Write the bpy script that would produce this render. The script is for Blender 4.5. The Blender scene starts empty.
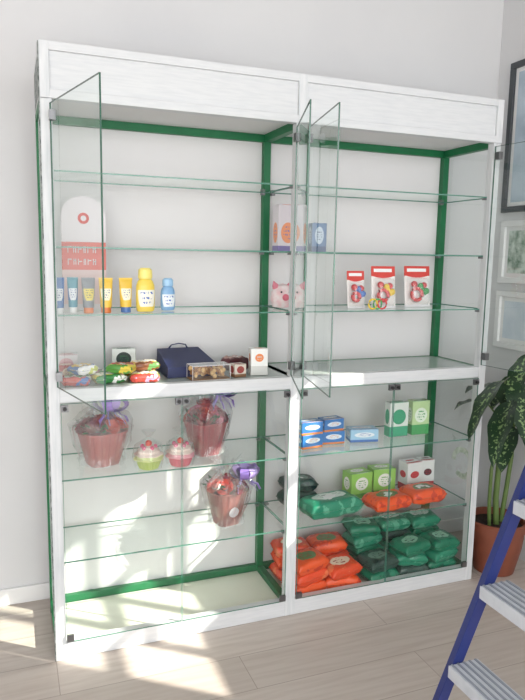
import bpy, math, random
from mathutils import Matrix, Vector
random.seed(7)
pi=math.pi
# ------------------------------------------------------------------ materials
def nm(name):
    m=bpy.data.materials.new(name); m.use_nodes=True; nt=m.node_tree; nt.nodes.clear()
    o=nt.nodes.new("ShaderNodeOutputMaterial"); return m,nt,o
def N(nt,t,**k):
    n=nt.nodes.new(t)
    for a,b in k.items():
        if hasattr(n,a): setattr(n,a,b)
        else: n.inputs[a].default_value=b
    return n
def srgb(c):
    return tuple(((x/255)/12.92 if x/255<=.04045 else ((x/255+.055)/1.055)**2.4) for x in c)+(1,)
def pbr(name,col,rough=.5,metal=0,noise=0,scale=8,stretch=(1,1,1),spec=.5,bump=0,col2=None):
    m,nt,o=nm(name); b=N(nt,"ShaderNodeBsdfPrincipled"); c=srgb(col)
    b.inputs["Roughness"].default_value=rough; b.inputs["Metallic"].default_value=metal
    b.inputs["Specular IOR Level"].default_value=spec
    tc=N(nt,"ShaderNodeTexCoord"); mp=N(nt,"ShaderNodeMapping"); mp.inputs["Scale"].default_value=stretch
    nz=N(nt,"ShaderNodeTexNoise"); nz.inputs["Scale"].default_value=scale; nz.inputs["Detail"].default_value=5
    nt.links.new(tc.outputs["Object"],mp.inputs[0]); nt.links.new(mp.outputs[0],nz.inputs["Vector"])
    mix=N(nt,"ShaderNodeMix",data_type='RGBA'); mix.inputs[6].default_value=c
    mix.inputs[7].default_value=srgb(col2) if col2 else tuple(x*.7 for x in c[:3])+(1,)
    mr=N(nt,"ShaderNodeMapRange"); mr.inputs[1].default_value=.4; mr.inputs[2].default_value=.75; mr.inputs[4].default_value=max(noise,.04)
    nt.links.new(nz.outputs["Fac"],mr.inputs[0]); nt.links.new(mr.outputs[0],mix.inputs[0]); nt.links.new(mix.outputs[2],b.inputs["Base Color"])
    if bump:
        bp=N(nt,"ShaderNodeBump"); bp.inputs["Strength"].default_value=bump; bp.inputs["Distance"].default_value=.003
        nt.links.new(nz.outputs["Fac"],bp.inputs["Height"]); nt.links.new(bp.outputs[0],b.inputs["Normal"])
    nt.links.new(b.outputs[0],o.inputs[0]); return m
def glass(name,tint=(.95,.98,.965),f0=.045,rough=0.0,k=1.0,haze=0,cap=.8):
    """thin two-sided sheet: transmission plus Schlick reflection (same from both sides)"""
    m,nt,o=nm(name); t=N(nt,"ShaderNodeBsdfTransparent"); t.inputs[0].default_value=tint+(1,)
    g=N(nt,"ShaderNodeBsdfGlossy"); g.inputs["Roughness"].default_value=rough; g.inputs[0].default_value=(.95,1,.98,1)
    ge=N(nt,"ShaderNodeNewGeometry"); dt=N(nt,"ShaderNodeVectorMath",operation='DOT_PRODUCT')
    nt.links.new(ge.outputs["Normal"],dt.inputs[0]); nt.links.new(ge.outputs["Incoming"],dt.inputs[1])
    def M(op,a,b=None,cl=False):
        n=N(nt,"ShaderNodeMath",operation=op); n.use_clamp=cl
        for i,x in enumerate((a,b)):
            if x is None: continue
            if isinstance(x,(int,float)): n.inputs[i].default_value=x
            else: nt.links.new(x,n.inputs[i])
        return n.outputs[0]
    c=M('ABSOLUTE',dt.outputs["Value"]); p=M('POWER',M('SUBTRACT',1.0,c,True),5.0)
    F=M('MINIMUM',M('MULTIPLY',M('ADD',M('MULTIPLY',p,1-f0),f0),k*1.6),cap)
    mx=N(nt,"ShaderNodeMixShader"); nt.links.new(F,mx.inputs[0])
    base=t
    if haze:
        d=N(nt,"ShaderNodeBsdfDiffuse"); d.inputs[0].default_value=(.85,.85,.87,1); m2=N(nt,"ShaderNodeMixShader"); m2.inputs[0].default_value=haze
        nt.links.new(t.outputs[0],m2.inputs[1]); nt.links.new(d.outputs[0],m2.inputs[2]); base=m2
    nt.links.new(base.outputs[0],mx.inputs[1]); nt.links.new(g.outputs[0],mx.inputs[2]); nt.links.new(mx.outputs[0],o.inputs[0]); return m
def label(name,base,accent,spot,rough=.3,ex=.32,ey=.28,band=.25,spec=.5,cx=.5,cy=.58,blot=None):
    """printed packaging: base colour, lower band in accent, oval logo in spot colour, printed text lines, optional blotchy artwork"""
    m,nt,o=nm(name); b=N(nt,"ShaderNodeBsdfPrincipled"); b.inputs["Roughness"].default_value=rough
    b.inputs["Specular IOR Level"].default_value=spec
    uv=N(nt,"ShaderNodeTexCoord"); sp=N(nt,"ShaderNodeSeparateXYZ"); nt.links.new(uv.outputs["UV"],sp.inputs[0])
    def M(op,a,bb=None,cl=False):
        n=N(nt,"ShaderNodeMath",operation=op); n.use_clamp=cl
        for i,x in enumerate((a,bb)):
            if x is None: continue
            if isinstance(x,(int,float)): n.inputs[i].default_value=x
            else: nt.links.new(x,n.inputs[i])
        return n.outputs[0]
    dx=M('DIVIDE',M('SUBTRACT',sp.outputs[0],cx),ex); dy=M('DIVIDE',M('SUBTRACT',sp.outputs[1],cy),ey)
    r=M('ADD',M('MULTIPLY',dx,dx),M('MULTIPLY',dy,dy)); inside=M('LESS_THAN',r,1.0)
    low=M('LESS_THAN',sp.outputs[1],band)
    tx=M('GREATER_THAN',M('SINE',M('MULTIPLY',sp.outputs[1],75)),.2)
    nz=N(nt,"ShaderNodeTexNoise"); nz.inputs["Scale"].default_value=14; nt.links.new(uv.outputs["UV"],nz.inputs["Vector"])
    tx=M('MULTIPLY',tx,M('GREATER_THAN',nz.outputs["Fac"],.5)); tx=M('MULTIPLY',tx,M('LESS_THAN',r,.45)); 
    def mix(f,a,c):
        n=N(nt,"ShaderNodeMix",data_type='RGBA'); nt.links.new(f,n.inputs[0])
        if isinstance(a,tuple): n.inputs[6].default_value=a
        else: nt.links.new(a,n.inputs[6])
        n.inputs[7].default_value=c; return n.outputs[2]
    c=mix(low,srgb(base),srgb(accent))
    if blot:
        n2=N(nt,"ShaderNodeTexNoise"); n2.inputs["Scale"].default_value=5.5; n2.inputs["Detail"].default_value=2; nt.links.new(uv.outputs["Object"],n2.inputs["Vector"]); n2.inputs["Scale"].default_value=22
        c=mix(M('GREATER_THAN',n2.outputs["Fac"],.60),c,srgb(blot))
    c=mix(inside,c,srgb(spot)); c=mix(tx,c,srgb(accent))
    nt.links.new(c,b.inputs["Base Color"]); nt.links.new(b.outputs[0],o.inputs[0]); return m

WALL=pbr("wall_plaster",(214,214,215),rough=.85,noise=.6,scale=3,col2=(208,208,210),bump=.05)
WHITE=pbr("white_trim_paint",(230,230,230),.4)
CEIL=pbr("ceiling_paint",(228,228,228),.9)
FRAMEH=pbr("brushed_white_paint_horizontal",(212,214,216),.5,noise=.55,scale=9,stretch=(1.2,1,12),col2=(192,196,200),bump=.06)
FRAMEV=pbr("brushed_white_paint_vertical",(214,216,218),.5,noise=.75,scale=9,stretch=(9,9,.8),col2=(184,191,194),bump=.08)
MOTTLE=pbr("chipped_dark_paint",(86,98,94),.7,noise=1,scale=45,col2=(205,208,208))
GREEN=pbr("green_paint",(14,108,64),.45,noise=.35,scale=12,col2=(8,80,48))
BOARD=pbr("white_backboard",(222,220,221),.6,noise=.3,scale=2,col2=(216,215,216))
BASEB=pbr("white_base_board",(230,232,216),.35,noise=.3,scale=3,col2=(220,224,208))
MIDB=pbr("frosted_mid_board",(176,186,182),.2,noise=.4,scale=5,col2=(160,172,168))
GL=glass("shelf_glass",(.945,.98,.965),k=.7)
GD=glass("door_glass",(.955,.982,.97),k=.7)
EDGE=pbr("glass_edge_green",(76,128,112),.15,spec=.8)
EDGED=pbr("glass_edge_dark",(38,84,68),.15,spec=.8)
FILM=glass("clear_cellophane",(.97,.96,.97),rough=.15,k=1.1,haze=.08,cap=.6)
METAL=pbr("brushed_metal",(120,120,122),.3,metal=.9)
BLACK=pbr("black_plastic",(25,25,28),.4)

# ------------------------------------------------------------------ mesh builder
class MB:
    def __init__(s): s.v=[];s.f=[];s.mi=[];s.uv=[];s.sm=[];s.mats=[]
    def mat(s,m):
        if m not in s.mats: s.mats.append(m)
        return s.mats.index(m)
    def add(s,vs,fs,m,M=None,uvs=None,smooth=True):
        o=len(s.v)
        for v in vs:
            v=Vector(v); s.v.append(tuple(M@v) if M else tuple(v))
        k=s.mat(m)
        for i,f in enumerate(fs):
            s.f.append([o+a for a in f]); s.mi.append(k); s.sm.append(smooth)
            if uvs is None: s.uv.append([(0,0)]*len(f))
            elif isinstance(uvs,dict): s.uv.append(uvs[i])
            else: s.uv.append([uvs[a] for a in f])
    def box(s,a,b,m,M=None):
        x0,y0,z0=a;x1,y1,z1=b
        vs=[(x0,y0,z0),(x1,y0,z0),(x1,y1,z0),(x0,y1,z0),(x0,y0,z1),(x1,y0,z1),(x1,y1,z1),(x0,y1,z1)]
        fs=[(0,1,5,4),(1,2,6,5),(2,3,7,6),(3,0,4,7),(4,5,6,7),(3,2,1,0)]
        q=[(0,0),(1,0),(1,1),(0,1)]
        s.add(vs,fs,m,M,{i:q for i in range(6)},False)
    def cbox(s,c,d,m,M=None):
        s.box([c[i]-d[i]/2 for i in range(3)],[c[i]+d[i]/2 for i in range(3)],m,M)
    def quad(s,p,m,M=None): s.add(p,[(0,1,2,3)],m,M,{0:[(0,0),(1,0),(1,1),(0,1)]},False)
    def loft(s,rings,m,M=None,capb=True,capt=True,smooth=True,mats=None):
        n=len(rings[0]); R=len(rings)
        for i in range(R-1):
            mm=mats[i] if mats else m
            sub=[];uv={}
            for j in range(n):
                k=(j+1)%n; sub.append((j,k,n+k,n+j))
                u0=(j/n*2)%1; u1=u0+2/n
                uv[j]=[(u0,i/(R-1)),(u1,i/(R-1)),(u1,(i+1)/(R-1)),(u0,(i+1)/(R-1))]
            s.add(list(rings[i])+list(rings[i+1]),sub,mm,M,uv,smooth)
        if capb: s.add(rings[0],[tuple(range(n))[::-1]],mats[0] if mats else m,M,None,False)
        if capt: s.add(rings[-1],[tuple(range(n))],mats[-1] if mats else m,M,None,False)
    def lathe(s,prof,m,M=None,n=24,ry=1,mats=None,capb=True,capt=True,flute=0,fn=0):
        rings=[]
        for r,z in prof:
            rings.append([((r+(flute if (fn and i%2) else 0))*math.cos(2*pi*i/n),(r+(flute if (fn and i%2) else 0))*ry*math.sin(2*pi*i/n),z) for i in range(n)])
        s.loft(rings,m,M,capb,capt,not fn,mats)
    def tube(s,pts,r,m,M=None,n=8,flat=1):
        pts=[Vector(p) for p in pts]; rings=[]
        for i,p in enumerate(pts):
            d=(pts[min(i+1,len(pts)-1)]-pts[max(i-1,0)]).normalized()
            up=Vector((0,0,1)) if abs(d.z)<.9 else Vector((1,0,0))
            a=d.cross(up).normalized(); b=d.cross(a)
            rr=r[i] if isinstance(r,(list,tuple)) else r
            rings.append([tuple(p+a*rr*math.cos(2*pi*j/n)+b*rr*flat*math.sin(2*pi*j/n)) for j in range(n)])
        s.loft(rings,m,M)
    def grid(s,fn,nu,nv,m,M=None):
        vs=[];uv=[]
        for j in range(nv+1):
            for i in range(nu+1):
                vs.append(fn(i/nu,j/nv)); uv.append((i/nu,j/nv))
        fs=[(j*(nu+1)+i,j*(nu+1)+i+1,(j+1)*(nu+1)+i+1,(j+1)*(nu+1)+i) for j in range(nv) for i in range(nu)]
        s.add(vs,fs,m,M,uv,True)
    def sphere(s,c,r,m,M=None,n=12):
        pr=[(max(1e-4,r*math.sin(pi*i/(n//2+1))),-r*math.cos(pi*i/(n//2+1))) for i in range(n//2+2)]
        T=Matrix.Translation(c); s.lathe(pr,m,(M@T) if M else T,n)
    def pane(s,p,m,em,t=.005):
        """glass sheet (4 corners) with a green polished rim"""
        s.quad(p,m); P=[Vector(q) for q in p]; nrm=(P[1]-P[0]).cross(P[3]-P[0]).normalized()*t/2
        cen=sum(P,Vector())/4
        for i in range(4):
            a,b=P[i],P[(i+1)%4]; d=(b-a).normalized(); inn=(nrm.cross(d)).normalized()*.0015
            if (cen-a).dot(inn)<0: inn=-inn
            vs=[a-nrm,b-nrm,b+nrm,a+nrm,a-nrm+inn,b-nrm+inn,b+nrm+inn,a+nrm+inn]
            s.add(vs,[(0,1,2,3),(4,7,6,5),(0,4,5,1),(3,2,6,7)],em,None,None,False)
    def finish(s,name,loc=(0,0,0),rz=0,parent=None,bevel=0,seg=2):
        me=bpy.data.meshes.new(name); me.from_pydata(s.v,[],s.f); 
        for m in s.mats: me.materials.append(m)
        uvl=me.uv_layers.new(name="UVMap"); li=0
        for p,mi,sm,uv in zip(me.polygons,s.mi,s.sm,s.uv):
            p.material_index=mi; p.use_smooth=sm
            for q in uv: uvl.data[li].uv=q; li+=1
        me.update(); ob=bpy.data.objects.new(name,me); bpy.context.collection.objects.link(ob)
        ob.location=loc; ob.rotation_euler=(0,0,rz)
        if parent: ob.parent=parent
        if bevel:
            b=ob.modifiers.new("bevel","BEVEL"); b.width=bevel; b.segments=seg; b.limit_method='ANGLE'
        return ob
T=Matrix.Translation
def R(a,ax): return Matrix.Rotation(a,4,ax)

W,H,D=1.817,2.1,.368
# ------------------------------------------------------------------ room
WY=.47; WX=2.18; CZ=2.95
def floor_mat():
    m,nt,o=nm("laminate_floor"); b=N(nt,"ShaderNodeBsdfPrincipled"); b.inputs["Roughness"].default_value=.42
    tc=N(nt,"ShaderNodeTexCoord")
    br=N(nt,"ShaderNodeTexBrick"); br.inputs["Scale"].default_value=1; br.inputs["Brick Width"].default_value=1.25; br.inputs["Row Height"].default_value=.19
    br.inputs["Mortar Size"].default_value=.0016; br.inputs["Color1"].default_value=srgb((198,188,180)); br.inputs["Color2"].default_value=srgb((186,176,168)); br.inputs["Mortar"].default_value=srgb((154,143,134))
    nt.links.new(tc.outputs["Object"],br.inputs["Vector"])
    m2=N(nt,"ShaderNodeMapping"); m2.inputs["Scale"].default_value=(1.2,16,1); nt.links.new(tc.outputs["Object"],m2.inputs[0])
    nz=N(nt,"ShaderNodeTexNoise"); nz.inputs["Scale"].default_value=3; nz.inputs["Detail"].default_value=8; nt.links.new(m2.outputs[0],nz.inputs["Vector"])
    mr=N(nt,"ShaderNodeMapRange"); mr.inputs[1].default_value=.4; mr.inputs[2].default_value=.75; mr.inputs[4].default_value=.6; nt.links.new(nz.outputs["Fac"],mr.inputs[0])
    mx=N(nt,"ShaderNodeMix",data_type='RGBA'); mx.inputs[7].default_value=srgb((166,152,142)); nt.links.new(mr.outputs[0],mx.inputs[0]); nt.links.new(br.outputs["Color"],mx.inputs[6])
    nt.links.new(mx.outputs[2],b.inputs["Base Color"]); nt.links.new(b.outputs[0],o.inputs[0]); return m
b=MB(); b.box((-2.8,-4.8,-.1),(WX+.1,WY+.1,0),floor_mat()); b.finish("floor")
b=MB(); b.box((-2.8,WY,0),(WX+.1,WY+.1,CZ),WALL); b.finish("wall_back")
b=MB(); b.box((-2.8,-4.8,0),(-2.7,WY,CZ),WALL); b.finish("wall_left")
b=MB(); b.box((-2.8,-4.8,CZ),(WX+.1,WY+.1,CZ+.1),CEIL); b.finish("ceiling")
ops=[(-1.70,-.70,1.32,2.02),(-1.5,-1.1,2.44,2.58)]  # out-of-view openings, placed and sized to shape the sun patches
ys=sorted({-4.8,WY}|{o[0] for o in ops}|{o[1] for o in ops}); zs=sorted({0,CZ}|{o[2] for o in ops}|{o[3] for o in ops})
b=MB()
for i in range(len(ys)-1):
    for j in range(len(zs)-1):
        cy=(ys[i]+ys[i+1])/2; cz=(zs[j]+zs[j+1])/2
        if any(o[0]<cy<o[1] and o[2]<cz<o[3] for o in ops): continue
        b.box((WX,ys[i],zs[j]),(WX+.06,ys[i+1],zs[j+1]),WALL)
b.finish("wall_right")
DARKF=pbr("dark_picture_frame",(62,66,70),.4)
def picture(name,y0,y1,z0,z1,frm,art,fw=.028):
    b=MB(); x=WX
    b.box((x-.006,y0+fw/2,z0+fw/2),(x-.001,y1-fw/2,z1-fw/2),WHITE)
    b.quad([(x-.0065,y0+fw+.02,z0+fw+.02),(x-.0065,y1-fw-.02,z0+fw+.02),(x-.0065,y1-fw-.02,z1-fw-.02),(x-.0065,y0+fw+.02,z1-fw-.02)],art)
    for p,q in(((y0,z0),(y1,z0+fw)),((y0,z1-fw),(y1,z1)),((y0,z0+fw),(y0+fw,z1-fw)),((y1-fw,z0+fw),(y1,z1-fw))): b.box((x-.02,p[0],p[1]),(x-.001,q[0],q[1]),frm)
    b.finish(name,bevel=.002)
ART1=pbr("print_grey_blue",(190,204,216),.4,noise=.9,scale=6,col2=(150,168,184)); ART2=pbr("print_botanical",(210,220,212),.4,noise=1,scale=26,col2=(50,100,66)); ART3=pbr("print_pale",(214,222,230),.4,noise=.8,scale=8,col2=(180,196,210))
picture("framed_picture",-.12,.37,1.68,2.38,DARKF,ART1); picture("framed_picture",-.12,.36,1.34,1.64,WHITE,ART2); picture("framed_picture",-.12,.36,1.02,1.30,WHITE,ART3)
b=MB()
for y in (-1.70,-1.42,-1.18,-.90,-.74): b.box((WX+.01,y,1.32),(WX+.05,y+.035,2.02),WHITE)
for z in (1.32,1.62,1.985): b.box((WX+.01,-1.70,z),(WX+.05,-.70,z+.035),WHITE)
b.finish("unseen_sun_window")  # unseen window bars, added to break up the sunlight on the lower left
b=MB(); b.box((-2.7,WY-.015,0),(WX,WY,.07),WHITE); b.finish("baseboard_back",bevel=.003)

# ------------------------------------------------------------------ display cabinet
cab=bpy.data.objects.new("glass_display_cabinet",None); bpy.context.collection.objects.link(cab)
b=MB()
c0,c1=.886,.931
for x0,x1 in((0,.036),(c0,c1),(W-.036,W)): b.box((x0,0,0),(x1,.035,1.93),FRAMEV)
b.box((.036,.001,.0),(W-.036,.034,.065),FRAMEH); b.box((.036,.001,.942),(W-.036,.034,.988),FRAMEH)
b.box((0,.006,1.93),(W,.03,2.1),FRAMEH)
for z0,z1 in((1.93,1.958),(2.075,2.102)): b.box((0,-.004,z0),(W,.01,z1),FRAMEH)
for x0,x1 in((0,.03),(c0+.005,c1-.005),(W-.03,W)): b.box((x0,-.005,1.93),(x1,.01,2.102),FRAMEV)
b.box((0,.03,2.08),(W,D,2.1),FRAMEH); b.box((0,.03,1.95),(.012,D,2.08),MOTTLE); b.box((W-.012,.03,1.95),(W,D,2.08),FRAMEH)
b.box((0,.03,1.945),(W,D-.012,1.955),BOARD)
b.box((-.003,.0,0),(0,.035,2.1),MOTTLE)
b.finish("white_frame",parent=cab,bevel=.002)
b=MB(); q=.03
for x0 in(0,.893,W-q): 
    b.box((x0,D-q,.0),(x0+q,D,1.945),GREEN)
    for z0 in(.03,.955,1.915): b.box((x0,.035,z0),(x0+q,D-q,z0+(.03 if z0!=.03 else .025)),GREEN)
for z0 in(.03,.955,1.915): b.box((q,D-q+.004,z0),(W-q,D-.004,z0+.03),GREEN)
b.finish("green_inner_frame",parent=cab,bevel=.0015)
b=MB(); b.box((.0,D,.0),(W,D+.008,2.1),BOARD); b.finish("backboard",parent=cab)
b=MB(); b.box((.03,.034,.012),(W-.03,D-.03,.032),BASEB); b.finish("base_board",parent=cab)
b=MB(); b.box((.03,.034,.972),(W-.03,D-.03,.985),MIDB); b.finish("mid_board",parent=cab)
ZS={'A':1.713,'B':1.468,'C':1.24,'D':.662,'E':.36}
b=MB()
for z in ZS.values():
    for x0,x1 in((.012,.905),(.911,W-.012)):
        b.pane([(x0,.022,z-.0025),(x1,.022,z-.0025),(x1,D-.032,z-.0025),(x0,D-.032,z-.0025)],GL,EDGE)
    for x in(.03,.885,.93,W-.04):
        for y in(.03,D-.04): b.box((x-.008,y-.008,z-.014),(x+.008,y+.008,z-.005),METAL)
b.finish("glass_shelves",parent=cab)
b=MB()
for x in(.004,W-.004):
    for z0,z1 in((.06,.95),(.99,1.92)): b.quad([(x,.036,z0),(x,D-.03,z0),(x,D-.03,z1),(x,.036,z1)],GD)
b.finish("side_glass",parent=cab)
b=MB()
for x0,x1 in((.038,.456),(.460,c0-.002),(c1+.002,1.350),(1.354,W-.038)):
    b.pane([(x0,-.004,.068),(x1,-.004,.068),(x1,-.004,.940),(x0,-.004,.940)],GD,EDGE,.004)
for x in(.05,.445,.472,.872,.945,1.338,1.366,1.765):
    b.box((x-.012,-.012,.912),(x+.012,-.001,.936),METAL); b.lathe([(.007,0),(.007,.008)],BLACK,T((x,-.012,.924))@R(pi/2,'X'),12)
    if x in(.05,.872,.945,1.765): b.box((x-.012,-.012,.072),(x+.012,-.001,.096),METAL)
b.finish("lower_glass_doors",parent=cab)
b=MB(); zt,zb=1.915,.998
for (hx,ex,ey) in((.03,.13,-.43),(c0,.75,-.405),(c1,.845,-.41),(W-.03,W+.03,-.43)):
    b.pane([(hx,-.004,zb),(ex,ey,zb),(ex,ey,zt),(hx,-.004,zt)],GD,EDGED,.005)
    d=Vector((ex-hx,ey,0)).normalized()
    for z in(zb+.04,zt-.04):
        p=Vector((hx,-.004,z))+d*.02; b.box((p.x-.01,p.y-.012,z-.015),(p.x+.01,p.y+.012,z+.015),METAL)
b.finish("upper_glass_doors",parent=cab)
b=MB() # round sticker on right side glass
STK=pbr("sticker_print",(206,214,206),.5,noise=.9,scale=60,col2=(130,158,130))
n=40; ri,ro=.048,.075
vs=[(0,(ro if k%2 else ri)*math.cos(2*pi*(k//2)/n),(ro if k%2 else ri)*math.sin(2*pi*(k//2)/n)) for k in range(2*n)]
b.add(vs,[(2*i,2*i+1,(2*i+3)%(2*n),(2*i+2)%(2*n)) for i in range(int(n*.87))],STK,T((W-.008,.105,.52)),None,False)
b.finish("round_sticker",parent=cab)

# ------------------------------------------------------------------ products
def tube_prod(name,x,y,z,h,w,body,cap,lab,rz=0):
    b=MB(); r=w*.38; n=20; rings=[];mats=[]
    b.lathe([(r*.86,0),(r*.9,.003),(r*.86,h*.17)],cap,n=n)
    K=12
    for k in range(K+1):
        t=k/K; a=r*(1+.22*t); d=r*(1-t)**.7*.95+.0012; zz=h*.17+(h*.83)*t
        rings.append([(a*math.cos(2*pi*i/n),d*math.sin(2*pi*i/n),zz) for i in range(n)])
        mats.append(lab if 3<=k<8 else body)
    b.loft(rings,body,mats=mats)
    b.box((-r*1.22,-.0014,h),(r*1.22,.0014,h+.005),body)
    b.finish(name,(x,y,z),rz)
YEL=pbr("yellow_plastic",(230,190,70),.3); TEAL=pbr("teal_plastic",(84,150,168),.3); BLU=pbr("blue_plastic",(76,116,176),.3)
LBL=pbr("light_blue_plastic",(132,174,214),.3); WH=pbr("white_plastic",(236,236,236),.3); GRY=pbr("grey_plastic",(128,132,140),.35)
ORG=pbr("orange_plastic",(214,120,60),.35); NAVY=pbr("navy_paper",(28,38,84),.5,noise=.4,scale=20)
L_y=label("tube_label_yellow",(234,196,76),(80,96,150),(244,236,206),ex=.3,ey=.4,band=.1)
L_b=label("tube_label_blue",(76,116,176),(40,70,140),(230,232,236),ex=.3,ey=.4,band=.1)
L_g=label("tube_label_grey",(156,156,156),(70,70,90),(222,202,100),ex=.3,ey=.4,band=.2)
tube_prod("lotion_tube",.045,.075,1.24,.118,.045,BLU,WH,L_b)
tube_prod("lotion_tube",.095,.10,1.24,.118,.04,TEAL,WH,L_b)
tube_prod("lotion_tube",.145,.075,1.24,.118,.05,GRY,ORG,L_g,.1)
tube_prod("lotion_tube",.205,.08,1.24,.118,.052,YEL,ORG,L_y,-.1)
tube_prod("lotion_tube",.275,.085,1.24,.118,.052,YEL,BLU,L_y,.1)
def bottle(name,x,y,z,h,w,body,cap,lab):
    b=MB(); r=w/2
    pr=[(r*.8,0),(r*.92,.004),(r,h*.12),(r*1.02,h*.3),(r,h*.5),(r*.97,h*.6),(r*.8,h*.7),(r*.6,h*.75)]
    b.lathe(pr,body,n=28,ry=.58,mats=[body,body,lab,lab,body,body,body])
    b.lathe([(r*.58,h*.74),(r*.74,h*.76),(r*.76,h*.82),(r*.72,h*.95),(r*.5,h)],cap,n=24,ry=.75)
    b.finish(name,(x,y,z),.15)
bottle("baby_lotion_bottle",.350,.11,1.24,.158,.070,pbr("soft_yellow_plastic",(240,212,92),.3),pbr("cream_cap",(244,226,126),.3),label("bottle_label",(240,214,100),(90,116,180),(240,236,222),ex=.35,ey=.42,band=.1))
bottle("baby_shampoo_bottle",.442,.15,1.24,.120,.056,LBL,pbr("pale_blue_cap",(156,196,230),.3),label("bottle_label_b",(132,174,214),(70,100,180),(230,236,240),ex=.35,ey=.42,band=.1))
b=MB(); w,h,n=.158,.41,20
out=[(-w/2,0),(w/2,0)]+[(w/2*math.cos(pi*i/n),h-w/2+w/2*math.sin(pi*i/n)) for i in range(n+1)]
CRD=pbr("card_white",(222,216,220),.5); RED=pbr("red_print",(204,66,58),.5); REDP=pbr("faded_red_print",(216,112,104),.5); PNK=pbr("card_pale_pink",(226,200,200),.5)
vs=[(x,-.002,z) for x,z in out]+[(x,.002,z) for x,z in out]; m=len(out)
b.add(vs,[tuple(range(m)),tuple(range(m,2*m))[::-1]]+[(i,i+m,(i+1)%m+m,(i+1)%m) for i in range(m)],CRD,None,None,False)
b.box((-w/2+.001,-.0035,.145),(w/2-.001,-.0025,.245),REDP); b.box((-w/2+.001,-.0035,.02),(w/2-.001,-.0025,.145),PNK)
for k,(z,hh) in enumerate(((.206,.024),(.163,.022))):
    x=-.058
    for j,cw in enumerate((.014,.010,.014,.008,.013,.011)): 
        b.box((x,-.0045,z),(x+.003,-.0036,z+hh),CRD); b.box((x,-.0045,z+hh-.004*(1+j%3)),(x+cw,-.0036,z+hh-.004*(j%3)),CRD)
        if j%2: b.box((x+cw-.003,-.0045,z),(x+cw,-.0036,z+hh),CRD)
        x+=cw+.006
b.add([(0,-.003,.33)]+[(.020*math.cos(2*pi*i/24),-.003,.33+.020*math.sin(2*pi*i/24)) for i in range(24)],[(0,i+1,(i+1)%24+1) for i in range(24)],RED,None,None,False)
b.add([(0,-.004,.33)]+[(.010*math.cos(2*pi*i/24),-.004,.33+.010*math.sin(2*pi*i/24)) for i in range(24)],[(0,i+1,(i+1)%24+1) for i in range(24)],CRD,None,None,False)
b.box((-.03,.002,0),(.03,.05,.003),CRD)
b.finish("promo_card_stand",(.148,.22,1.2412))
def carton(name,x,y,z,w,d,h,mat,rz=0,top=None):
    b=MB(); b.box((-w/2,-d/2,0),(w/2,d/2,h),mat)
    b.box((-w/2+.001,-.0006-d/2,h*.985),(w/2-.001,-d/2+.004,h+.0012),top or mat)
    return b.finish(name,(x,y,z),rz,bevel=.0015)
def pillow(b,L,Wd,Th,mat,M,seed=0,n=22,m=14,crimp=.95):
    rnd=random.Random(seed); ph=[rnd.uniform(0,6) for _ in range(4)]
    for sgn in(1,-1):
        def fn(u,v):
            s=math.sin((2*u-1)*pi/2); t=math.sin((2*v-1)*pi/2); a=min(1,abs(s)/crimp)
            prof=((1-a**7)**.38)*((1-abs(t)**9)**.36)
            wr=.0030*math.sin(8*s+ph[0]+3*t)*math.sin(7*t+ph[1])+.0014*math.sin(21*s+ph[2]+4*t)
            hh=Th/2*prof*(.92+.08*(1-a*a))+wr*prof
            return (s*L/2,t*Wd/2*(1-.05*a**6)+.002*math.sin(6*s+ph[3]),Th/2+sgn*(hh+.0005))
        b.grid(fn,n,m,mat,M)
    for e in(-1,1):
        b.grid(lambda u,v:(e*L/2*(.97+.04*u),(v-.5)*Wd*.94,Th/2+.0015*math.sin(v*40)+.004*u),2,16,mat,M)
def pack(name,x,y,z,L,Wd,Th,mat,rz=0,seed=0):
    b=MB(); pillow(b,L,Wd,Th,mat,Matrix(),seed)
    b.grid(lambda u,v:((u-.5)*L*.36,(v-.5)*Wd*.42,Th+.0026-.004*abs(2*u-1)**2-.003*abs(2*v-1)**2),6,4,WH)
    b.finish(name,(x,y,z),rz)
carton("soother_box",.935,.20,1.468,.088,.05,.185,label("soother_box_print",(214,208,214),(130,120,170),(226,150,110),ex=.36,ey=.22,cy=.4,band=.12),.1)
carton("baby_bottle_box",1.065,.17,1.468,.062,.05,.115,label("bottle_box_print",(80,112,160),(50,70,120),(200,212,228),ex=.3,ey=.3,band=.2),-.1)
b=MB(); 
b.lathe([(.002,0),(.04,.004),(.05,.03),(.046,.065),(.03,.09),(.002,.1)],pbr("pink_plush",(234,222,222),.7,noise=.8,scale=30,col2=(224,150,160)),n=20,ry=.7)
PE=pbr("pink_ear",(224,136,152),.7)
for sx in(-1,1): b.lathe([(.015,0),(.012,.012),(.001,.03)],PE,T((sx*.028,0,.082))@R(sx*.4,'Y'),12)
b.sphere((.0,-.036,.045),.014,pbr("pink_snout",(220,116,134),.6))
for sx in(-1,1): b.sphere((sx*.018,-.033,.066),.004,BLACK)
b.finish("pink_plush_toy",(.925,.19,1.24))
CARDM=label("blister_card_print",(232,228,226),(225,225,228),(206,66,64),ex=.6,ey=.14,cy=.86,band=.05)
FILM2=glass("blister_plastic",(.97,.98,.98),rough=.05,k=1,haze=.02,cap=.5)
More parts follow.
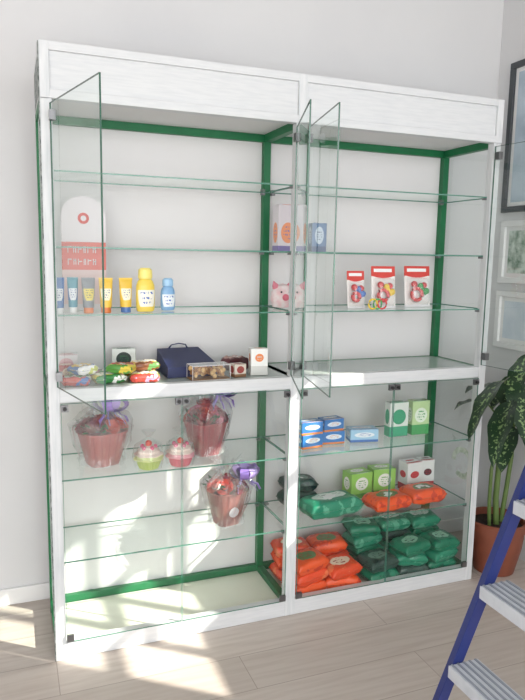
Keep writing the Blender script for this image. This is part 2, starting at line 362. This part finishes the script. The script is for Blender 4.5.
def blister(name,x,y,z,w,h,toy,toy2,rz=0):
    b=MB(); M=R(-.12,'X')
    b.box((-w/2,-.0015,0),(w/2,.0015,h),CARDM,M)
    b.box((-w/2,-.0022,h*.76),(w/2,-.0016,h),RED,M)
    b.box((-w*.40,-.0028,h*.86),(w*.36,-.0023,h*.94),WH,M)
    tor=[]
    for k in range(17): a=2*pi*k/16; tor.append((w*.20*math.cos(a)-w*.1,-.018,h*.3+w*.20*math.sin(a)))
    b.tube(tor,.008,toy,M)
    for k,(dx,dz) in enumerate(((.18,.52),(.28,.38),(-.2,.55),(.05,.5))): b.sphere((w*dx,-.018,h*dz),.014,toy2 if k%2 else toy,M,10)
    b.tube([(w*.0,-.018,h*.4),(w*.12,-.02,h*.46),(w*.25,-.018,h*.3)],.007,toy2,M)
    def dome(u,v):
        s=2*u-1;t=2*v-1; return (s*w*.42,-.003-.034*((1-abs(s)**5)*(1-abs(t)**5))**.5,h*.38+t*h*.34)
    b.grid(dome,12,12,FILM2,M)
    b.finish(name,(x,y,z),rz)
TY=pbr("toy_yellow",(238,205,70),.3); TG=pbr("toy_green",(80,165,100),.3); TR=pbr("toy_red",(214,76,80),.3); TB=pbr("toy_blue",(84,124,196),.3)
blister("baby_rattle_pack",1.362,.12,1.24,.115,.176,TR,TY)
blister("baby_rattle_pack",1.565,.17,1.24,.13,.178,TR,TG)
blister("baby_teether_pack",1.235,.13,1.24,.08,.155,TR,TB)
b=MB()
for k in range(3): b.tube([(.02*math.cos(a)*1,.0,.02+.02*math.sin(a)) for a in [2*pi*i/12 for i in range(13)]],.004,(TY,TG,TR)[k],T((k*.022,0,.0025)))
b.finish("teether_ring_set",(1.27,.055,1.24))

# ---- middle board (left bay)
mz=.9865
b=MB()
b.box((-.06,-.05,0),(.06,.05,.012),label("magazine_print",(60,70,90),(230,230,230),(170,60,60),ex=.4,ey=.3))
b.box((-.058,-.049,.001),(.061,.051,.011),WH); b.finish("notebook",(.17,.255,mz),.2)
carton("red_gift_box",.070,.17,mz,.06,.05,.06,label("red_box",(180,64,56),(140,40,36),(220,196,176)),.2)
carton("white_gift_box",.08,.26,mz,.08,.06,.085,label("white_box",(226,220,222),(206,120,130),(216,170,176)),-.1)
cols=[((226,204,80),(60,130,70),(244,240,220)),((200,206,110),(190,70,60),(240,240,230)),((96,146,80),(230,200,80),(240,236,220)),((234,234,230),(190,80,70),(90,150,90)),((196,160,190),(120,70,130),(240,230,236)),((226,210,90),(90,150,70),(200,60,56)),((70,110,170),(240,240,240),(230,190,60)),((234,180,90),(120,70,40),(250,240,220))]
for i,(x,y,z,rz,L) in enumerate(((.215,.10,0,.2,.12),(.340,.085,0,-.15,.11),(.245,.185,0,.45,.10),(.10,.085,0,-.2,.10),(.345,.175,0,.2,.10),(.26,.10,.034,-.5,.10),(.125,.11,.034,.6,.09),(.35,.13,.036,.1,.10))):
    pack("snack_pack",x,y,mz+z,L,.07,.032,label("snack_print%d"%i,*cols[i],blot=cols[(i+3)%8][0]),rz,i)
carton("green_tea_box",.30,.295,mz,.09,.04,.095,label("tea_print",(222,226,222),(60,120,84),(50,64,64)),-.2)
b=MB()
prof=[(-.105,-.10),(.105,-.10),(.09,.11),(-.09,.11)]
vs=[(x,y,0) for x,y in prof]+[(x*.97,y*.97,.040 if y<0 else .085) for x,y in prof]
b.add(vs,[(3,2,1,0),(4,5,6,7),(0,1,5,4),(1,2,6,5),(2,3,7,6),(3,0,4,7)],NAVY,None,None,False)
for s in(-1,1): b.tube([(-.04,.105,.08+s*.004),(-.03,.10,.098),(0,.095,.104),(.03,.10,.098),(.04,.105,.08+s*.004)],.0025,NAVY)
b.finish("navy_gift_bag",(.53,.218,mz),.06,bevel=.003)
CARTONB=pbr("kraft",(150,110,70),.7)
b=MB(); w,d,h=.15,.07,.055
b.box((-w/2,-d/2,0),(w/2,d/2,.004),CARTONB)
rnd=random.Random(3); NUT=[pbr("nut_%d"%k,c,.6) for k,c in enumerate(((180,136,86),(206,170,116),(150,106,66)))]
for k in range(70): b.sphere((rnd.uniform(-.064,.064),rnd.uniform(-.026,.026),.012+rnd.uniform(0,.030)),rnd.uniform(.007,.010),NUT[k%3],n=8)
for p in([(-w/2,-d/2,0),(w/2,-d/2,0),(w/2,-d/2,h),(-w/2,-d/2,h)],[(-w/2,d/2,0),(w/2,d/2,0),(w/2,d/2,h),(-w/2,d/2,h)],[(-w/2,-d/2,h),(w/2,-d/2,h),(w/2,d/2,h),(-w/2,d/2,h)]): b.pane(p,FILM2,CRD,.001)
b.finish("clear_box_of_nuts",(.58,.072,mz),.05)
carton("small_medicine_box",.79,.10,mz,.068,.04,.105,label("med_print",(234,234,232),(206,206,202),(226,130,70),ex=.25,ey=.15,band=.35,cy=.66),-.1)
pack("burgundy_sachet",.735,.22,mz,.10,.08,.055,label("sachet",(110,44,50),(70,24,32),(190,150,140)),.3,9)
carton("tea_light_box",.70,.085,mz,.05,.045,.05,label("tl_print",(206,198,186),(130,96,70),(150,60,60)),.2)

# ---- flower baskets
ROSES=[pbr("rose_red",(186,30,46),.6),pbr("rose_burgundy",(140,28,54),.6),pbr("rose_pink",(220,100,136),.6),pbr("rose_coral",(226,86,74),.6)]
LEAFM=pbr("leaf_green",(44,104,54),.5,noise=.6,scale=20)
PURP=pbr("purple_ribbon",(150,118,204),.35); LILAC=pbr("lilac_ribbon",(186,164,226),.35)
def rose(b,c,r,m,tilt):
    M=T(c)@R(tilt[0],'X')@R(tilt[1],'Y')
    for lay,(n,rr,hh) in enumerate(((3,.35,.95),(4,.62,.9),(6,.95,.7))):
        for k in range(n):
            a0=2*pi*k/n+lay*.5
            def fn(u,v,a0=a0,n=n,rr=rr,hh=hh,lay=lay):
                a=a0+(u-.5)*2*pi/n*1.35; ra=r*rr*(.35+.65*math.sin(v*pi*.5)+(.18*v*v if lay else 0)); z=r*hh*(v-.0)-r*.25*abs(2*u-1)**2*v
                return (ra*math.cos(a),ra*math.sin(a),z-r*.3)
            b.grid(fn,4,4,m,M)
def bow(b,c,s,m,seed=0):
    rnd=random.Random(seed)
    for k in range(8):
        a=k*2*pi/8+rnd.uniform(-.2,.2); 
        M=T(c)@R(a,'Z')@R(rnd.uniform(-1.0,-.25),'Y')
        def fn(u,v):
            t=u*2*pi; return (s*.42*(1-math.cos(t)),(v-.5)*s*.45,s*.24*math.sin(t))
        b.grid(fn,12,1,m if k%2 else LILAC,M)
    for k in range(6):
        a=-pi/2+rnd.uniform(-1.5,1.5); pts=[(c[0]+s*.9*i/6*math.cos(a+i*.1),c[1]+s*.35*i/6*math.sin(a+i*.1),c[2]-s*.34*i*i/16+s*.10*math.sin(i*1.5)) for i in range(7)]
        b.tube(pts,s*.08,LILAC if k%2 else m,n=6,flat=.15)
def basket(name,x,y,z,top,bot,hp,h,potm,slat,rz,seed,bowpos,label_=False):
    rnd=random.Random(seed); b=MB()
    def ring(s,zz):
        n=32; o=[]
        for i in range(n):
            a=2*pi*i/n; c,s_=math.cos(a),math.sin(a); e=.5
            o.append((s*math.copysign(abs(c)**e,c),s*math.copysign(abs(s_)**e,s_),zz))
        return o
    rings=[ring(bot,0),ring(bot*1.02,.004)]+[ring(bot+(top-bot)*t,hp*t) for t in(.25,.5,.75,1)]+[ring(top*1.05,hp),ring(top*1.05,hp+.006),ring(top*.95,hp+.006),ring(top*.9,hp-.015)]
    b.loft(rings,potm,None,True,True)
    for k in range(5):
        t=(k-2)/2.5; xb,xt=bot*t,top*t
        b.add([(xb-.001,-bot-.001,.004),(xb+.001,-bot-.001,.004),(xt+.0015,-top-.001,hp-.002),(xt-.0015,-top-.001,hp-.002)],[(0,1,2,3)],slat,None,None,False)
    if label_: b.lathe([(.022,0),(.022,.001)],CRD,T((.0,-(bot+top)/2-.003,hp*.45))@R(pi/2+.15,'X'),24)
    for rad,nn in((0,1),(.5,5),(.95,8)):
        for i in range(nn):
            a=2*pi*i/nn+rad; r=rnd.uniform(.021,.027); rr=rad*top*.85
            c=(rr*math.cos(a),rr*math.sin(a),hp+.020+(1-rad)*(h-hp-.06)+rnd.uniform(-.004,.006))
            rose(b,c,r*1.25,ROSES[rnd.randrange(4)],(-math.sin(a)*rad*.8,math.cos(a)*rad*.8))
    for i in range(12):
        a=rnd.uniform(0,6.28); M=T((top*.7*math.cos(a),top*.7*math.sin(a),hp+.005))@R(a,'Z')@R(-rnd.uniform(.3,1.1),'Y')
        b.grid(lambda u,v:(u*.055,(v-.5)*.028*math.sin(pi*min(1,u*.9+.08)),-.01*u*u),5,3,LEAFM,M)
    n=56; ph=[rnd.uniform(0,6) for _ in range(6)]
    def fr(s,zz,j): 
        o=[]
        for i in range(n):
            a=2*pi*i/n; q=s*(1+j*(.6*math.sin(9*a+ph[0]+zz*30)+.4*math.sin(17*a+ph[1]-zz*50)))
            o.append((q*math.cos(a),q*math.sin(a),zz+j*.1*math.sin(5*a+ph[2])))
        return o
    b.loft([fr(bot*1.6,.006,.05),fr(bot*1.5,hp*.3,.05),fr(top*1.28,hp*.7,.06),fr(top*1.42,hp+.03,.09),fr(top*1.1,h*.86,.16),fr(top*.45,h*.98,.25),fr(top*.3,h*1.02,.3),fr(top*.75,h*1.14,.4)],FILM,None,False,False,smooth=False)
    for k in range(8):
        a=2*pi*k/8+seed; M=T((bot*1.35*math.cos(a),bot*1.35*math.sin(a),.001))@R(a,'Z')
        b.add([(0,-.022,0),(.024,0,.016),(0,.022,0),(-.01,0,.035)],[(0,1,3),(1,2,3)],FILM,M,None,False)
    bow(b,bowpos,.080,PURP,seed)
    b.finish(name,(x,y,z),rz)
P1=pbr("rose_brown_paper",(182,98,96),.5,noise=.4,scale=10,col2=(158,72,74)); P2=pbr("dark_red_paper",(156,44,52),.5,noise=.4,scale=10); P3=pbr("brown_red_paper",(150,82,74),.5,noise=.5,scale=14)
S1=pbr("slat_rose",(156,76,76),.5);S2=pbr("slat_dark",(120,32,40),.5);S3=pbr("slat_brown",(128,64,58),.5)
basket("flower_basket",.195,.180,.662,.082,.054,.125,.205,P1,S1,.25,1,(.02,-.045,.215))
basket("flower_basket",.60,.180,.662,.074,.048,.13,.235,P2,S2,.3,2,(.050,-.04,.245))
basket("flower_basket",.69,.175,.36,.074,.046,.14,.22,P3,S3,.2,3,(.055,-.055,.20),True)
def cupcake(name,x,y,z,cupm,f1,f2,s=1):
    b=MB(); b.lathe([(.032*s,0),(.037*s,.012*s),(.045*s,.034*s)],cupm,n=48,flute=.0022,fn=1)
    rings=[];n=24
    for k in range(26):
        t=k/25; rad=(.047*(1-t**2.2)**.7+.002)*(1+.09*math.sin(t*3.5*2*pi))*s
        rings.append([(rad*(1+.06*math.sin(6*(2*pi*i/n)+t*9))*math.cos(2*pi*i/n),rad*(1+.06*math.sin(6*(2*pi*i/n)+t*9))*math.sin(2*pi*i/n),.033*s+.050*s*t) for i in range(n)])
    b.loft(rings,f1,mats=[f1 if k<8 else f2 for k in range(25)]+[f2])
    b.sphere((0,0,.088*s),.012*s,ROSES[3],n=10)
    for i in range(5): b.sphere((.024*s*math.cos(i*1.26),.024*s*math.sin(i*1.26),.076*s),.008*s,ROSES[2],n=8)
    n=30
    b.loft([[(q*s*(1+.08*math.sin(7*2*pi*i/n))*math.cos(2*pi*i/n),q*s*(1+.08*math.sin(7*2*pi*i/n))*math.sin(2*pi*i/n),zz*s) for i in range(n)] for q,zz in((.045,.001),(.054,.04),(.046,.085),(.010,.108),(.007,.113),(.026,.135))],FILM2,None,False,False)
    b.finish(name,(x,y,z),0)
CG=pbr("cup_green",(192,206,110),.5); CP=pbr("cup_pink",(222,110,126),.5); CRM=pbr("cream_frosting",(244,220,210),.5); PK=pbr("pink_frosting",(236,170,180),.5)
cupcake("cupcake",.350,.070,.662,CG,pbr("lime_frosting",(220,224,160),.5),CRM,1.05); cupcake("cupcake",.470,.070,.662,CP,PK,CRM,1.05)

# ---- lower right shelves
BB=label("blue_box_print",(52,120,190),(225,135,70),(222,232,244),ex=.36,ey=.2,band=.16)
carton("pad_box",1.035,.13,.662,.10,.06,.058,BB,.15); carton("pad_box",1.035,.13,.7215,.098,.06,.052,BB,.05)
carton("pad_box",1.155,.16,.662,.10,.06,.055,BB,-.1); carton("pad_box",1.15,.16,.7185,.096,.06,.052,BB,.1)
carton("cotton_box",1.30,.15,.662,.125,.07,.055,label("lb_print",(160,200,228),(70,114,186),(232,236,244),ex=.36,ey=.2,band=.2),-.2)
carton("tall_pad_box",1.485,.17,.662,.095,.045,.155,label("green_pad_print",(226,232,226),(70,170,130),(60,160,120),ex=.36,ey=.22,band=.3))
carton("tall_pad_box",1.60,.17,.662,.09,.045,.155,label("green_pad_print2",(196,222,166),(80,168,100),(236,246,230),ex=.36,ey=.22,band=.3))
DG=label("green_pack_print",(26,122,92),(10,84,62),(150,204,180),ex=.18,ey=.16,band=.0,cy=.5,rough=.28,blot=(14,92,70))
DG2=label("green_pack_print_b",(36,134,104),(14,90,66),(220,232,224),ex=.22,ey=.16,band=.0,cy=.55,rough=.28,blot=(96,172,142))
DK=label("dark_pack_print",(44,74,66),(24,44,40),(120,150,136),ex=.2,ey=.16,band=.0,cy=.5,rough=.28,blot=(28,50,48))
OR=label("orange_pack_print",(240,88,36),(160,50,30),(96,130,76),ex=.18,ey=.18,band=.0,cy=.5,rough=.28,blot=(206,58,28))
OR2=label("orange_pack_print_b",(236,76,36),(160,50,30),(246,222,200),ex=.20,ey=.15,band=.0,cy=.5,rough=.28,blot=(244,128,80))
sz=.361
pack("wet_wipes_pack",1.05,.26,sz,.17,.10,.065,DK,.1,11); pack("wet_wipes_pack",1.05,.26,sz+.068,.16,.10,.055,DK,-.1,12)
pack("wet_wipes_pack",1.14,.12,sz,.27,.13,.075,DG2,.12,13)
pack("wet_wipes_pack",1.41,.10,sz,.20,.12,.060,OR,.1,14); pack("wet_wipes_pack",1.61,.12,sz,.19,.12,.065,OR,.05,15)
GB=label("green_carton_print",(150,202,96),(90,160,64),(240,240,232),ex=.3,ey=.25,band=.2)
carton("tissue_box",1.35,.26,sz,.115,.075,.12,GB,.1); carton("tissue_box",1.48,.265,sz,.11,.075,.125,GB,-.1)
carton("cream_box",1.635,.26,sz,.085,.07,.14,label("cream_print",(234,234,234),(190,50,58),(200,60,66),ex=.3,ey=.12,band=.25),.1)
carton("cream_box",1.725,.27,sz,.07,.06,.14,label("cream_print2",(234,234,234),(190,50,58),(90,40,50),ex=.3,ey=.12,band=.25),-.1)
b=MB(); rnd=random.Random(5); sd=0
for x in(1.022,1.192):
    for y in(.100,.240):
        for l in range(3 if (y>.2 or x<1.1) else 2):
            sd+=1; Mx=T((x+rnd.uniform(-.006,.006),y+rnd.uniform(-.008,.008),l*.050+(.004 if l else 0)))@R(rnd.uniform(-.24,.24),'Z')@R(rnd.uniform(-.08,.08) if l else 0,'Y')@R(rnd.uniform(-.05,.12) if l else 0,'X')
            pillow(b,.168,.122,.056,OR if sd%2 else OR2,Mx,sd)
b.finish("orange_wet_wipes_pile",(0,0,.035))
b=MB()
for x in(1.375,1.535,1.692):
    for y in(.100,.240):
        for l in range(3 if y<.2 else 4):
            if y<.2 and l==2 and x<1.4: continue
            sd+=1; Mx=T((x+rnd.uniform(-.006,.006),y+rnd.uniform(-.008,.008),l*.050+(.004 if l else 0)))@R(rnd.uniform(-.24,.24),'Z')@R(rnd.uniform(-.08,.08) if l else 0,'Y')@R(rnd.uniform(-.05,.12) if l else 0,'X')
            pillow(b,.158,.120,.056,(DG,DG2,DG,DK,DG2)[sd%5],Mx,sd)
b.finish("green_wet_wipes_pile",(0,0,.035))

# ------------------------------------------------------------------ potted plant
def leafmat():
    m,nt,o=nm("dieffenbachia_leaf"); p=N(nt,"ShaderNodeBsdfPrincipled"); p.inputs["Roughness"].default_value=.35
    tc=N(nt,"ShaderNodeTexCoord"); sp=N(nt,"ShaderNodeSeparateXYZ"); nt.links.new(tc.outputs["UV"],sp.inputs[0])
    nz=N(nt,"ShaderNodeTexNoise"); nz.inputs["Scale"].default_value=75; nz.inputs["Detail"].default_value=3; nt.links.new(tc.outputs["Object"],nz.inputs["Vector"])
    a=N(nt,"ShaderNodeMath",operation='SUBTRACT'); a.inputs[1].default_value=.5; nt.links.new(sp.outputs[1],a.inputs[0])
    ab=N(nt,"ShaderNodeMath",operation='ABSOLUTE'); nt.links.new(a.outputs[0],ab.inputs[0])
    mr=N(nt,"ShaderNodeMapRange"); mr.inputs[1].default_value=.0; mr.inputs[2].default_value=.42; mr.inputs[3].default_value=.53; mr.inputs[4].default_value=.67; nt.links.new(ab.outputs[0],mr.inputs[0])
    g=N(nt,"ShaderNodeMath",operation='GREATER_THAN'); nt.links.new(nz.outputs["Fac"],g.inputs[0]); nt.links.new(mr.outputs[0],g.inputs[1])
    mx=N(nt,"ShaderNodeMix",data_type='RGBA'); mx.inputs[6].default_value=srgb((30,56,34)); mx.inputs[7].default_value=srgb((130,156,104)); nt.links.new(g.outputs[0],mx.inputs[0])
    nt.links.new(mx.outputs[2],p.inputs["Base Color"]); nt.links.new(p.outputs[0],o.inputs[0]); return m
LM=leafmat(); STEM=pbr("plant_stem",(96,120,64),.5,noise=.5,scale=30); TER=pbr("terracotta_pot",(128,70,50),.5,noise=.4,scale=8,col2=(104,54,42)); SOIL=pbr("soil",(50,36,28),.95,noise=.8,scale=60,bump=.5)
b=MB(); PX,PY=1.985,.05
b.lathe([(.085,0),(.092,.004),(.118,.12),(.128,.21),(.136,.212),(.138,.25),(.13,.256),(.122,.25),(.118,.222)],TER,n=40,capt=False)
b.lathe([(.119,.218),(.119,.224)],SOIL,n=32)
b.tube([(0,0,.2),(-.015,.0,.35),(-.02,-.01,.5),(-.02,-.01,.66),(-.03,-.01,.84)],[.014,.014,.013,.012,.008],STEM,n=10)
b.tube([(.04,.02,.2),(.05,.01,.36),(.06,.0,.55),(.05,-.01,.72)],[.011,.011,.01,.007],STEM,n=10)
b.tube([(-.04,.0,.2),(-.06,-.01,.34),(-.07,-.02,.5),(-.06,-.03,.62)],[.009,.009,.008,.006],STEM,n=10)
def leaf(elbow,tip,Wd,roll=0,arch=.05,stem=None):
    E=Vector((elbow[0]-PX,elbow[1]-PY,elbow[2])); P=Vector((tip[0]-PX,tip[1]-PY,tip[2]))
    s0=Vector(stem) if stem else Vector((-.02,-.01,max(.3,min(.82,elbow[2]-.12))))
    b.tube([s0,(s0+E)/2+Vector((0,0,.02)),E],[.006,.005,.0035],STEM,n=6)
    mid=(E+P)/2+Vector((0,0,arch)); K=12; cs=[]
    for k in range(K+1):
        t=k/K; cs.append(((1-t)**2*E+2*t*(1-t)*mid+t*t*P, (2*(1-t)*(mid-E)+2*t*(P-mid)).normalized()))
    def fn(u,v):
        i=min(K,int(round(u*K))); q,d=cs[i]; w=Wd/2*(math.sin(pi*min(1,(u*.96+.04))**.8))**.75
        side=Vector((0,0,1)).cross(d); side=(side if side.length>.05 else Vector((1,0,0))).normalized(); nn=d.cross(side).normalized()
        sd_=side*math.cos(roll)+nn*math.sin(roll); n2=nn*math.cos(roll)-side*math.sin(roll); s=2*v-1
        return tuple(q+sd_*w*s+n2*(abs(s)*w*.25+.004*math.sin(u*16+v*3)*abs(s)))
    b.grid(fn,K,6,LM)
for a in [((1.82,-.12,.95),(1.60,-.18,.72),.14,.5,.08),((1.84,-.14,.86),(1.68,-.24,.62),.13,.5,.06),((1.93,-.04,.80),(1.84,-.12,.97),.11,.2,.01),
          ((1.94,-.06,.92),(1.86,-.22,.70),.13,0),((1.99,.0,.88),(1.97,-.07,1.05),.10,0,.0),((2.0,-.03,.84),(2.05,-.20,.62),.12,.2),
          ((1.92,-.05,.72),(1.80,-.16,.56),.11,.2),((1.99,-.05,.74),(1.96,-.22,.56),.11,0),((2.05,.1,.85),(2.08,.24,.72),.10,0),
          ((1.98,.1,.85),(1.96,.30,.80),.11,0),((2.06,.0,.93),(2.08,-.14,.80),.11,0),((1.91,.08,.80),(1.90,.30,.72),.08,0,.05)]: leaf(*a)
b.finish("potted_dieffenbachia",(PX,PY,0))
b=MB(); b.box((WX+.1,-5,-.4),(14,9,-.3),pbr("paving",(170,172,176),.9,noise=.5,scale=2)); b.finish("ground_outside")

# ------------------------------------------------------------------ step ladder
LB=pbr("blue_ladder_steel",(32,46,110),.35,noise=.25,scale=30); LG=pbr("ladder_step_grey",(196,200,208),.45,noise=.5,scale=30,col2=(170,176,184)); RIB=pbr("step_rib",(140,146,156),.5)
lad=MB()
def beam(p,q,wx,wy,m):
    p=Vector(p);q=Vector(q)
    vs=[p+Vector((sx*wx/2,sy*wy/2,0)) for sx,sy in((-1,-1),(1,-1),(1,1),(-1,1))]+[q+Vector((sx*wx/2,sy*wy/2,0)) for sx,sy in((-1,-1),(1,-1),(1,1),(-1,1))]
    lad.add(vs,[(3,2,1,0),(4,5,6,7),(0,1,5,4),(1,2,6,5),(2,3,7,6),(3,0,4,7)],m,None,None,False)
def fr(t,s):
    x=.850+.2*t; y0=-.915-.18*t; y1=-1.50+.18*t
    return (x,y0 if s==0 else y1,t)
for s in(0,1):
    beam(fr(.02,s),fr(1.42,s),.034,.02,LB)
    beam((1.50,-.93 if s==0 else -1.48,.02),(1.17,-1.15 if s==0 else -1.26,1.40),.03,.02,LB)
    lad.cbox((fr(.0,s)[0],fr(.0,s)[1],.02),(.046,.034,.04),BLACK); lad.cbox((1.50,-.93 if s==0 else -1.48,.02),(.045,.032,.04),BLACK)
for z in(.20,.42,.65,.88,1.11):
    x,y0,_=fr(z,0); y1=fr(z,1)[1]
    lad.box((x-.03,y1+.012,z-.022),(x+.06,y0-.012,z),LG)
    for k in range(5): lad.box((x-.025+k*.018,y1+.012,z),(x-.018+k*.018,y0-.012,z+.0025),RIB)
    lad.box((x-.032,y1+.012,z-.032),(x-.028,y0-.012,z+.001),LG)
lad.box((1.08,-1.30,1.38),(1.26,-1.11,1.41),LG)
for z in(.45,): lad.tube([(1.39,-.99,z),(1.39,-1.42,z)],.008,LB)
for s in(0,1): lad.tube([fr(.9,s),(1.29,-1.06 if s==0 else -1.35,.9)],.005,METAL)
lad.finish("blue_step_ladder",bevel=.002)

# ------------------------------------------------------------------ light
w=bpy.data.worlds.new("world"); bpy.context.scene.world=w; w.use_nodes=True
bg=w.node_tree.nodes["Background"]; bg.inputs[0].default_value=(.92,.96,1,1); bg.inputs[1].default_value=1.42
sun=bpy.data.lights.new("sun","SUN"); sun.energy=12; sun.angle=.012; sun.color=(1,.94,.82)
so=bpy.data.objects.new("sun",sun); so.rotation_euler=Vector((-.8,.6,-.65)).to_track_quat('-Z','Y').to_euler(); so.location=(6,-5,6); bpy.context.collection.objects.link(so)
def area(name,loc,to,sx,sy,e,col=(1,1,1)):
    l=bpy.data.lights.new(name,"AREA"); l.shape='RECTANGLE'; l.size=sx; l.size_y=sy; l.energy=e; l.color=col
    o=bpy.data.objects.new(name,l); o.location=loc; o.rotation_euler=(Vector(to)-Vector(loc)).to_track_quat('-Z','Y').to_euler(); bpy.context.collection.objects.link(o)
area("rear_fill_light",(0,-4.7,1.5),(0.5,0,1.2),4.5,2.6,108,(1,.995,.985))  # fill lamp added behind the camera for general brightness

cam=bpy.data.cameras.new("camera"); cam.sensor_width=36; cam.lens=646.86/700*36; cam.clip_start=.02
co=bpy.data.objects.new("camera",cam); co.location=(-.10859,-2.24124,1.44618); co.rotation_euler=(1.42732,-.01828,-.37039)
bpy.context.collection.objects.link(co); bpy.context.scene.camera=co
bpy.context.scene.view_settings.view_transform='Standard'
